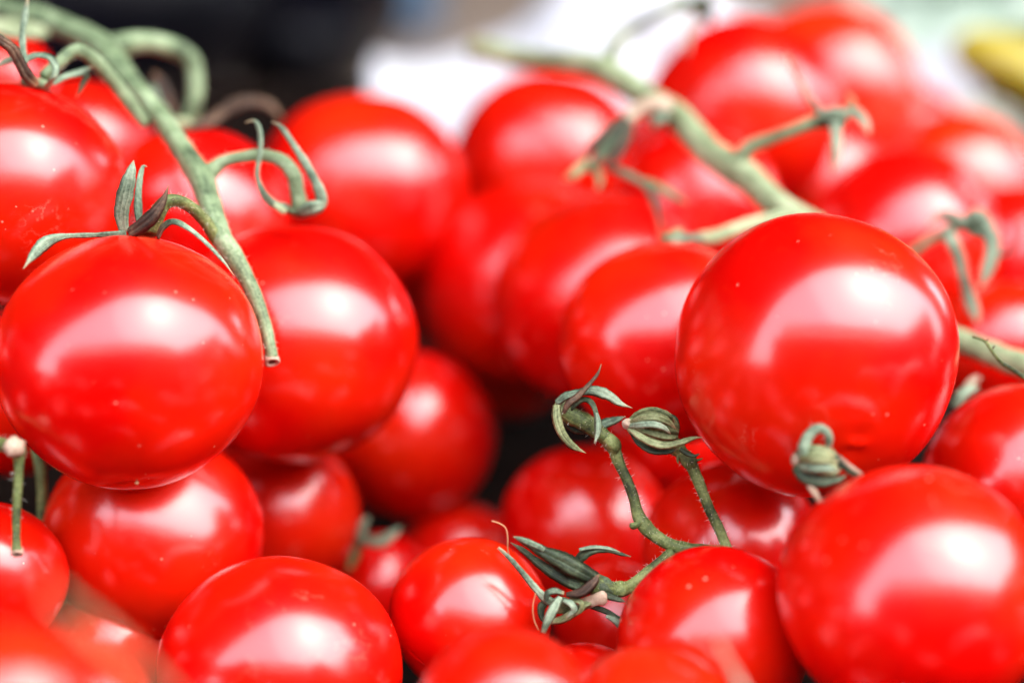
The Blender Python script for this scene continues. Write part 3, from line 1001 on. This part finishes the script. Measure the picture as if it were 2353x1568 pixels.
v = Vine('thin dry brown tendril arching above the tomato at the edge', (2300, 830, .205), 'dry_tendril', 'tendril')
v.stem([(2234, 773, .2035, 2.5), (2248, 777, .2035, 3), (2264, 785, .2035, 3.4), (2278, 806, .2035, 4), (2300, 832, .204, 4.5), (2326, 848, .2045, 5), (2360, 872, .205, 6), (2390, 892, .206, 6)], 'stem_dark', 'main_strand', .15)
v.stem([(2264, 785, .2035, 2), (2270, 778, .2033, 1.2)], 'sepal_brown', 'side_tip', .1, False)
v.stem([(2278, 803, .2035, 2), (2285, 793, .2033, 1.2)], 'sepal_brown', 'side_tip', .1, False)
bpy.context.view_layer.update()

# --- dry flower stalks in the middle
v = Vine('thin dry branching stalks with four withered calyxes in front of the largest tomato', (1564, 1258, .2), 'dried_flower_truss', 'flower truss')
v.stem([(1292, 944, .199, 17), (1310, 953, .199, 20), (1338, 966, .199, 20), (1370, 990, .199, 17), (1394, 1008, .1992, 16), (1411, 1035, .1993, 14), (1420, 1060, .1995, 13), (1438, 1097, .1995, 12), (1454, 1138, .1995, 12),
        (1464, 1180, .1995, 14), (1476, 1203, .1995, 17), (1494, 1222, .1995, 16), (1527, 1245, .1995, 15), (1564, 1258, .1995, 15), (1612, 1264, .1995, 15), (1660, 1268, .199, 14)], 'stem_dark', 'main_stem', .09, True, 1.0)
v.stem([(1470, 1202, .199, 8), (1456, 1206, .1988, 8), (1449, 1205, .1987, 6)], 'stem_dark', 'stem_knob', .1, False)
c = v.calyx((1289, 938, .1995), 22, 'sepal_dry', .8, (-.8, .3, .3))
v.sepal(c, [(1294, 948, .1965, 5), (1306, 926, .196, 9), (1327, 909, .196, 9), (1352, 883, .196, 6), (1372, 859, .196, 4.5), (1381, 836, .196, 3.5)], 'sepal_brown', .3, .4)
v.sepal(c, [(1278, 925, .198, 9), (1300, 909, .1975, 11), (1326, 902, .1975, 10), (1358, 896, .1975, 13), (1394, 906, .1975, 14), (1425, 926, .198, 9), (1453, 937, .198, 3)], 'sepal', .2)
v.sepal(c, [(1278, 930, .197, 10), (1279, 962, .1965, 13), (1291, 996, .1965, 12), (1314, 1023, .1965, 10), (1346, 1040, .197, 3)], 'sepal_dry', -.1)
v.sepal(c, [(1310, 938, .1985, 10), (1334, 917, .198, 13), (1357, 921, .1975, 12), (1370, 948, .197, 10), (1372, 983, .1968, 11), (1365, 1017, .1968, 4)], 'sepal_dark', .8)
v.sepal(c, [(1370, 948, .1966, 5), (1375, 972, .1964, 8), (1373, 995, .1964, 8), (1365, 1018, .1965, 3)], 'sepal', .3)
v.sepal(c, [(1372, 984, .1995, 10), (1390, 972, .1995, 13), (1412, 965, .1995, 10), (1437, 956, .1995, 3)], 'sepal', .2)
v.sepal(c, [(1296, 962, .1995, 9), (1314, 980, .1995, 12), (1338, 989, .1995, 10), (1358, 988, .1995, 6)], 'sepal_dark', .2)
for nm_, pts_ in (('knuckle', [(1393, 1006, .1991, 16), (1401, 1015, .1991, 19), (1409, 1027, .1992, 18), (1413, 1037, .1993, 14)]),
                  ('knuckle', [(1569, 1042, .1994, 15), (1577, 1051, .1993, 18), (1585, 1063, .1993, 17), (1589, 1072, .1994, 13)]),
                  ('knuckle', [(1436, 1350, .1966, 14), (1424, 1353, .1963, 19), (1412, 1354, .1962, 18), (1403, 1353, .1961, 15)])):
    v.stem(pts_, 'stem_dark', nm_, .12, True, .4)
for pts_ in ([(1592, 1052, .199, 4), (1600, 1045, .1988, 3), (1606, 1042, .1987, 1.2)], [(1590, 1060, .199, 4), (1604, 1056, .1988, 3), (1614, 1052, .1987, 1.2)],
             [(1558, 1046, .199, 4), (1556, 1056, .1988, 3), (1558, 1064, .1988, 1.2)]):
    v.stem(pts_, 'stem_dark', 'bract', .1, False)
# second, closed calyx
v.stem([(1520, 1005, .1995, 20), (1548, 1024, .1995, 19), (1566, 1040, .1995, 15), (1584, 1060, .1995, 14), (1606, 1111, .1995, 12.5), (1629, 1168, .1995, 12), (1650, 1211, .1995, 12), (1664, 1246, .1995, 12), (1680, 1290, .199, 12)], 'stem_dark', 'flower_stalk', .09, True, 1.0)
c = v.calyx((1496, 985, .1995), 36, 'sepal_dry', 1.25, (-.9, .1, .2))
bm = bmesh.new()
a_, b_ = at(1438, 972, .1975), at(1556, 996, .1985)
k_ = (b_ - a_).length
lathe(bm, [(0, k_ * .06), (k_ * .08, k_ * .14), (k_ * .25, k_ * .25), (k_ * .45, k_ * .32), (k_ * .68, k_ * .35), (k_ * .85, k_ * .29), (k_ * .97, k_ * .18), (k_, k_ * .08)], a_, (b_ - a_), 0, 84, .13, 14)
o = finish(bm, 'bud', M['sepal_dry'])
o.parent = c
o.matrix_parent_inverse = c.matrix_world.inverted()
tipc = v.calyx((1444, 973, .1975), 13, 'pink_tip', 1.2, (-.9, .3, .2), 'withered_tip')
v.sepal(c, [(1443, 970, .198, 6), (1468, 950, .1965, 9), (1502, 943, .1958, 10), (1534, 955, .1958, 9), (1550, 972, .197, 5)], 'sepal_dry', -.5)
v.sepal(c, [(1444, 974, .1975, 6), (1470, 962, .1955, 10), (1502, 957, .1948, 11), (1530, 966, .195, 10), (1552, 984, .196, 6)], 'sepal_dry', -.2)
v.sepal(c, [(1445, 978, .197, 6), (1470, 976, .195, 10), (1500, 974, .1942, 10), (1524, 982, .1945, 8), (1540, 996, .1955, 5)], 'sepal', .1)
v.sepal(c, [(1446, 984, .197, 6), (1466, 998, .1952, 11), (1490, 1012, .1947, 12), (1524, 1022, .1947, 11), (1560, 1016, .195, 9), (1590, 1006, .1955, 7), (1614, 1004, .196, 3)], 'sepal_dry', .4)
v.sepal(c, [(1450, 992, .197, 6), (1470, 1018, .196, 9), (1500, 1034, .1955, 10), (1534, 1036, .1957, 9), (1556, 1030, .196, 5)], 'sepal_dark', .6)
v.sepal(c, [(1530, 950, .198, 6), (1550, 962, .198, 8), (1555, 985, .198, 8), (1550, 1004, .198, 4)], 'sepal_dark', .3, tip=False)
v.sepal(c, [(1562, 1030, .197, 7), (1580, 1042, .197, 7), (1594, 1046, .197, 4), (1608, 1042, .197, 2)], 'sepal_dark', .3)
# third: dark calyx pointing to the small sharp tomato
v.stem([(1540, 1270, .1993, 14), (1518, 1288, .1985, 13), (1494, 1308, .1978, 13), (1454, 1340, .197, 14), (1427, 1352, .1965, 17), (1395, 1353, .196, 21), (1350, 1336, .1955, 24), (1320, 1316, .1955, 20)], 'stem_dark', 'flower_stalk', .1, True, .6)
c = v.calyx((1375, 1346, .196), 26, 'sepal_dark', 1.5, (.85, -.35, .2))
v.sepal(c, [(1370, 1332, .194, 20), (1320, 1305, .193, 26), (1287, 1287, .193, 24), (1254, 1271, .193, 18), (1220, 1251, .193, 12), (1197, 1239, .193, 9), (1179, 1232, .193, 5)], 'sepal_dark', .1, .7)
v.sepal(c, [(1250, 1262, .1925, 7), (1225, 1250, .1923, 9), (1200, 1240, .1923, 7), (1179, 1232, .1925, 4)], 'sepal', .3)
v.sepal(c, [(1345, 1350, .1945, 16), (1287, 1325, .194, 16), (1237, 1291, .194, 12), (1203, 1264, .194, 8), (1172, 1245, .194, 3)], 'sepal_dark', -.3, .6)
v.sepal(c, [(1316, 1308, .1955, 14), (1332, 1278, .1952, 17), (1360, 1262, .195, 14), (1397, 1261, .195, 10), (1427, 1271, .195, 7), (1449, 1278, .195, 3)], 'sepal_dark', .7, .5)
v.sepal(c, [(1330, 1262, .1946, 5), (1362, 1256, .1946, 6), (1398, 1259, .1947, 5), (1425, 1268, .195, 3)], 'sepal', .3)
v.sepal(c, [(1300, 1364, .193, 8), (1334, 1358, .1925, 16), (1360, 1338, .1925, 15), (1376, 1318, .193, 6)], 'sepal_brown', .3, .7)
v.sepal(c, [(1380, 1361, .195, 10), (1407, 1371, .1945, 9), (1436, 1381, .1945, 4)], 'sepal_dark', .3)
# fourth: pale twisted calyx
c = v.calyx((1290, 1390, .195), 20, 'sepal_dry', 1.2, (.6, .1, .2))
v.sepal(c, [(1275, 1385, .1945, 10), (1255, 1376, .194, 12), (1230, 1351, .1937, 10), (1197, 1311, .1935, 8), (1170, 1281, .1935, 6.5), (1144, 1257, .1935, 4.5)], 'sepal', .3, tip=False)
v.sepal(c, [(1253, 1380, .193, 6), (1258, 1362, .1925, 9), (1275, 1356, .1925, 9), (1295, 1362, .193, 6)], 'sepal', .2, tip=False)
v.sepal(c, [(1287, 1370, .193, 9), (1272, 1396, .1925, 13), (1258, 1424, .1925, 12), (1247, 1452, .193, 7)], 'sepal', .1, tip=False)
v.sepal(c, [(1262, 1375, .1945, 10), (1245, 1392, .1945, 11), (1244, 1414, .1945, 8), (1250, 1430, .1945, 4)], 'sepal_dark', .3)
v.sepal(c, [(1262, 1426, .1945, 8), (1290, 1420, .194, 12), (1320, 1402, .1935, 13), (1345, 1386, .1935, 11), (1366, 1377, .194, 9)], 'sepal_dry', .4, .7, tip=False)
v.sepal(c, [(1290, 1376, .1935, 8), (1312, 1384, .1928, 11), (1320, 1400, .1928, 10), (1300, 1418, .1932, 6)], 'sepal', .5)
v.sepal(c, [(1308, 1374, .1935, 8), (1332, 1380, .1928, 10), (1338, 1396, .1928, 9), (1322, 1412, .1932, 5)], 'sepal_dry', .6)
v.stem([(1340, 1386, .1945, 14), (1362, 1378, .194, 14), (1378, 1372, .1938, 16), (1386, 1371, .1938, 17)], 'pink_tip', 'stalk_stub', .12, False)
v.sepal(c, [(1350, 1390, .1955, 6), (1387, 1401, .1955, 8), (1420, 1418, .1955, 6), (1440, 1430, .1955, 4)], 'sepal_dark', .3)
v.sepal(c, [(1392, 1414, .1945, 4), (1412, 1423, .1943, 9), (1430, 1440, .1943, 10), (1445, 1460, .1943, 5)], 'sepal', .2, tip=False)
v.hairs()

v = Vine('hooked withered flower bud in front of the lower side of the largest tomato', (1880, 1060, .187), 'withered_bud', 'flower bud')
v.stem([(1850, 1052, .184, 18), (1845, 1028, .1835, 14), (1856, 1000, .1835, 12), (1877, 984, .1835, 11), (1897, 990, .1835, 10), (1904, 1008, .184, 9), (1902, 1026, .1845, 7)], 'sepal', 'hooked_stalk', .08, True, .5)
c = v.calyx((1876, 1062, .187), 40, 'sepal_dark', .95, (-.8, .3, .2))
bm = bmesh.new()
a_, b_ = at(1822, 1054, .1845), at(1930, 1070, .1855)
k_ = (b_ - a_).length
lathe(bm, [(0, k_ * .10), (k_ * .1, k_ * .2), (k_ * .3, k_ * .29), (k_ * .55, k_ * .32), (k_ * .8, k_ * .28), (k_ * .96, k_ * .16), (k_, k_ * .07)], a_, (b_ - a_), 0, 84, .13, 13)
o = finish(bm, 'bud', M['sepal_dry'])
o.parent = c
o.matrix_parent_inverse = c.matrix_world.inverted()
v.calyx((1832, 1056, .1845), 17, 'pink_tip', .9, (-.8, .3, .2), 'withered_tip')
v.sepal(c, [(1838, 1040, .184, 12), (1862, 1034, .183, 15), (1892, 1036, .183, 13), (1918, 1046, .184, 6)], 'sepal_dry', .1)
v.sepal(c, [(1836, 1056, .1835, 10), (1862, 1054, .182, 13), (1896, 1054, .182, 13), (1926, 1062, .183, 6)], 'sepal_dry', -.1)
v.sepal(c, [(1836, 1072, .1835, 10), (1862, 1074, .1822, 13), (1896, 1074, .1822, 12), (1930, 1082, .183, 5)], 'sepal', .1)
v.sepal(c, [(1826, 1072, .184, 10), (1845, 1095, .183, 15), (1885, 1106, .183, 15), (1925, 1100, .1835, 9), (1945, 1090, .184, 4)], 'sepal_dark', .2)
v.sepal(c, [(1912, 1040, .1845, 10), (1928, 1058, .184, 13), (1950, 1078, .1838, 10), (1972, 1092, .1838, 7), (1990, 1098, .1838, 3)], 'sepal_dark', .2)
v.sepal(c, [(1928, 1048, .1838, 3), (1955, 1072, .1834, 5), (1985, 1092, .1834, 3)], 'pink_tip', .2)
v.sepal(c, [(1850, 1098, .1835, 7), (1862, 1118, .183, 10), (1876, 1140, .183, 8), (1886, 1160, .183, 5)], 'pink_tip', .2, tip=False)
v.hairs()

v = Vine('thin hollow-ended olive stalk with a pale knob, hanging at the picture edge', (38, 1100, .188), 'cut_stalk', 'stalk')
v.stem([(-60, 1000, .192, 16), (-20, 1015, .19, 16), (12, 1024, .1885, 17), (30, 1028, .188, 19), (40, 1036, .1878, 20), (43, 1056, .1878, 13), (42, 1080, .1878, 11), (40, 1128, .1878, 10.5), (37, 1194, .1878, 10), (37, 1240, .1878, 10), (38, 1262, .1878, 12)], 'stem_dark', 'main_stem', .08, True, .4)
c = v.calyx((34, 1026, .1868), 25, 'pink_tip', .9, (.3, .5, .5), 'knob')
v.cut((39, 1272, .1878), 13, (.1, -.75, .6))
v.hairs()

v = Vine('dark shaded stalk in the gap behind the hanging olive stalk', (94, 1130, .212), 'shaded_stalk', 'stalk')
v.stem([(80, 1030, .213, 11), (93, 1077, .212, 13), (97, 1130, .212, 12), (95, 1195, .212, 11), (92, 1250, .212, 11)], 'stem_dark', 'main_stem', .06, False)
bpy.context.view_layer.update()

v = Vine('blurred dark star of sepals deep in the gap above the large bottom tomato', (829, 1240, .243), 'shaded_calyx', 'calyx')
c = v.calyx((828, 1238, .242), 16, 'stem', .8, (.2, .4, .6), 'base')
v.sepal(c, [(828, 1238, .24, 10), (815, 1275, .24, 13), (800, 1310, .24, 7)], 'stem_dark', .1)
v.sepal(c, [(826, 1236, .239, 10), (870, 1244, .238, 15), (900, 1228, .238, 11), (922, 1210, .238, 4)], 'sepal', .1)
v.sepal(c, [(828, 1235, .24, 10), (834, 1205, .24, 11), (846, 1185, .24, 5)], 'sepal', .1)
bpy.context.view_layer.update()

v = Vine('very blurred green strand close to the lens above the nearest tomato', (200, 1430, .125), 'leaf_strand', 'leaf')
v.stem([(120, 1360, .113, 8), (160, 1400, .112, 10), (230, 1455, .111, 12), (310, 1530, .110, 11), (390, 1620, .109, 11)], 'sepal_dry', 'main_stem', .06, False)
bpy.context.view_layer.update()
v = Vine('faint blurred brown strand over the near orange-red tomato', (1690, 1540, .15), 'dry_strand', 'strand')
v.stem([(1650, 1470, .152, 5), (1668, 1510, .152, 8), (1690, 1550, .151, 9), (1715, 1600, .15, 10)], 'pink_tip', 'main_strand', .06, False)
bpy.context.view_layer.update()
v = Vine('hair-thin orange fibre rising beside the small sharp tomato', (1160, 1230, .195), 'plant_fibre', 'fibre')
v.stem([(1130, 1196, .194, 1.6), (1146, 1201, .194, 1.7), (1161, 1212, .194, 1.6), (1166, 1235, .194, 1.6), (1166, 1260, .1945, 1.5), (1172, 1280, .195, 1.3)], 'fibre', 'strand', .1, False)
v.stem([(1230, 1362, .1925, 1.3), (1224, 1390, .1925, 1.3), (1226, 1420, .1925, 1.3), (1237, 1446, .1925, 1.0)], 'fibre', 'strand', .1, False)
bpy.context.view_layer.update()
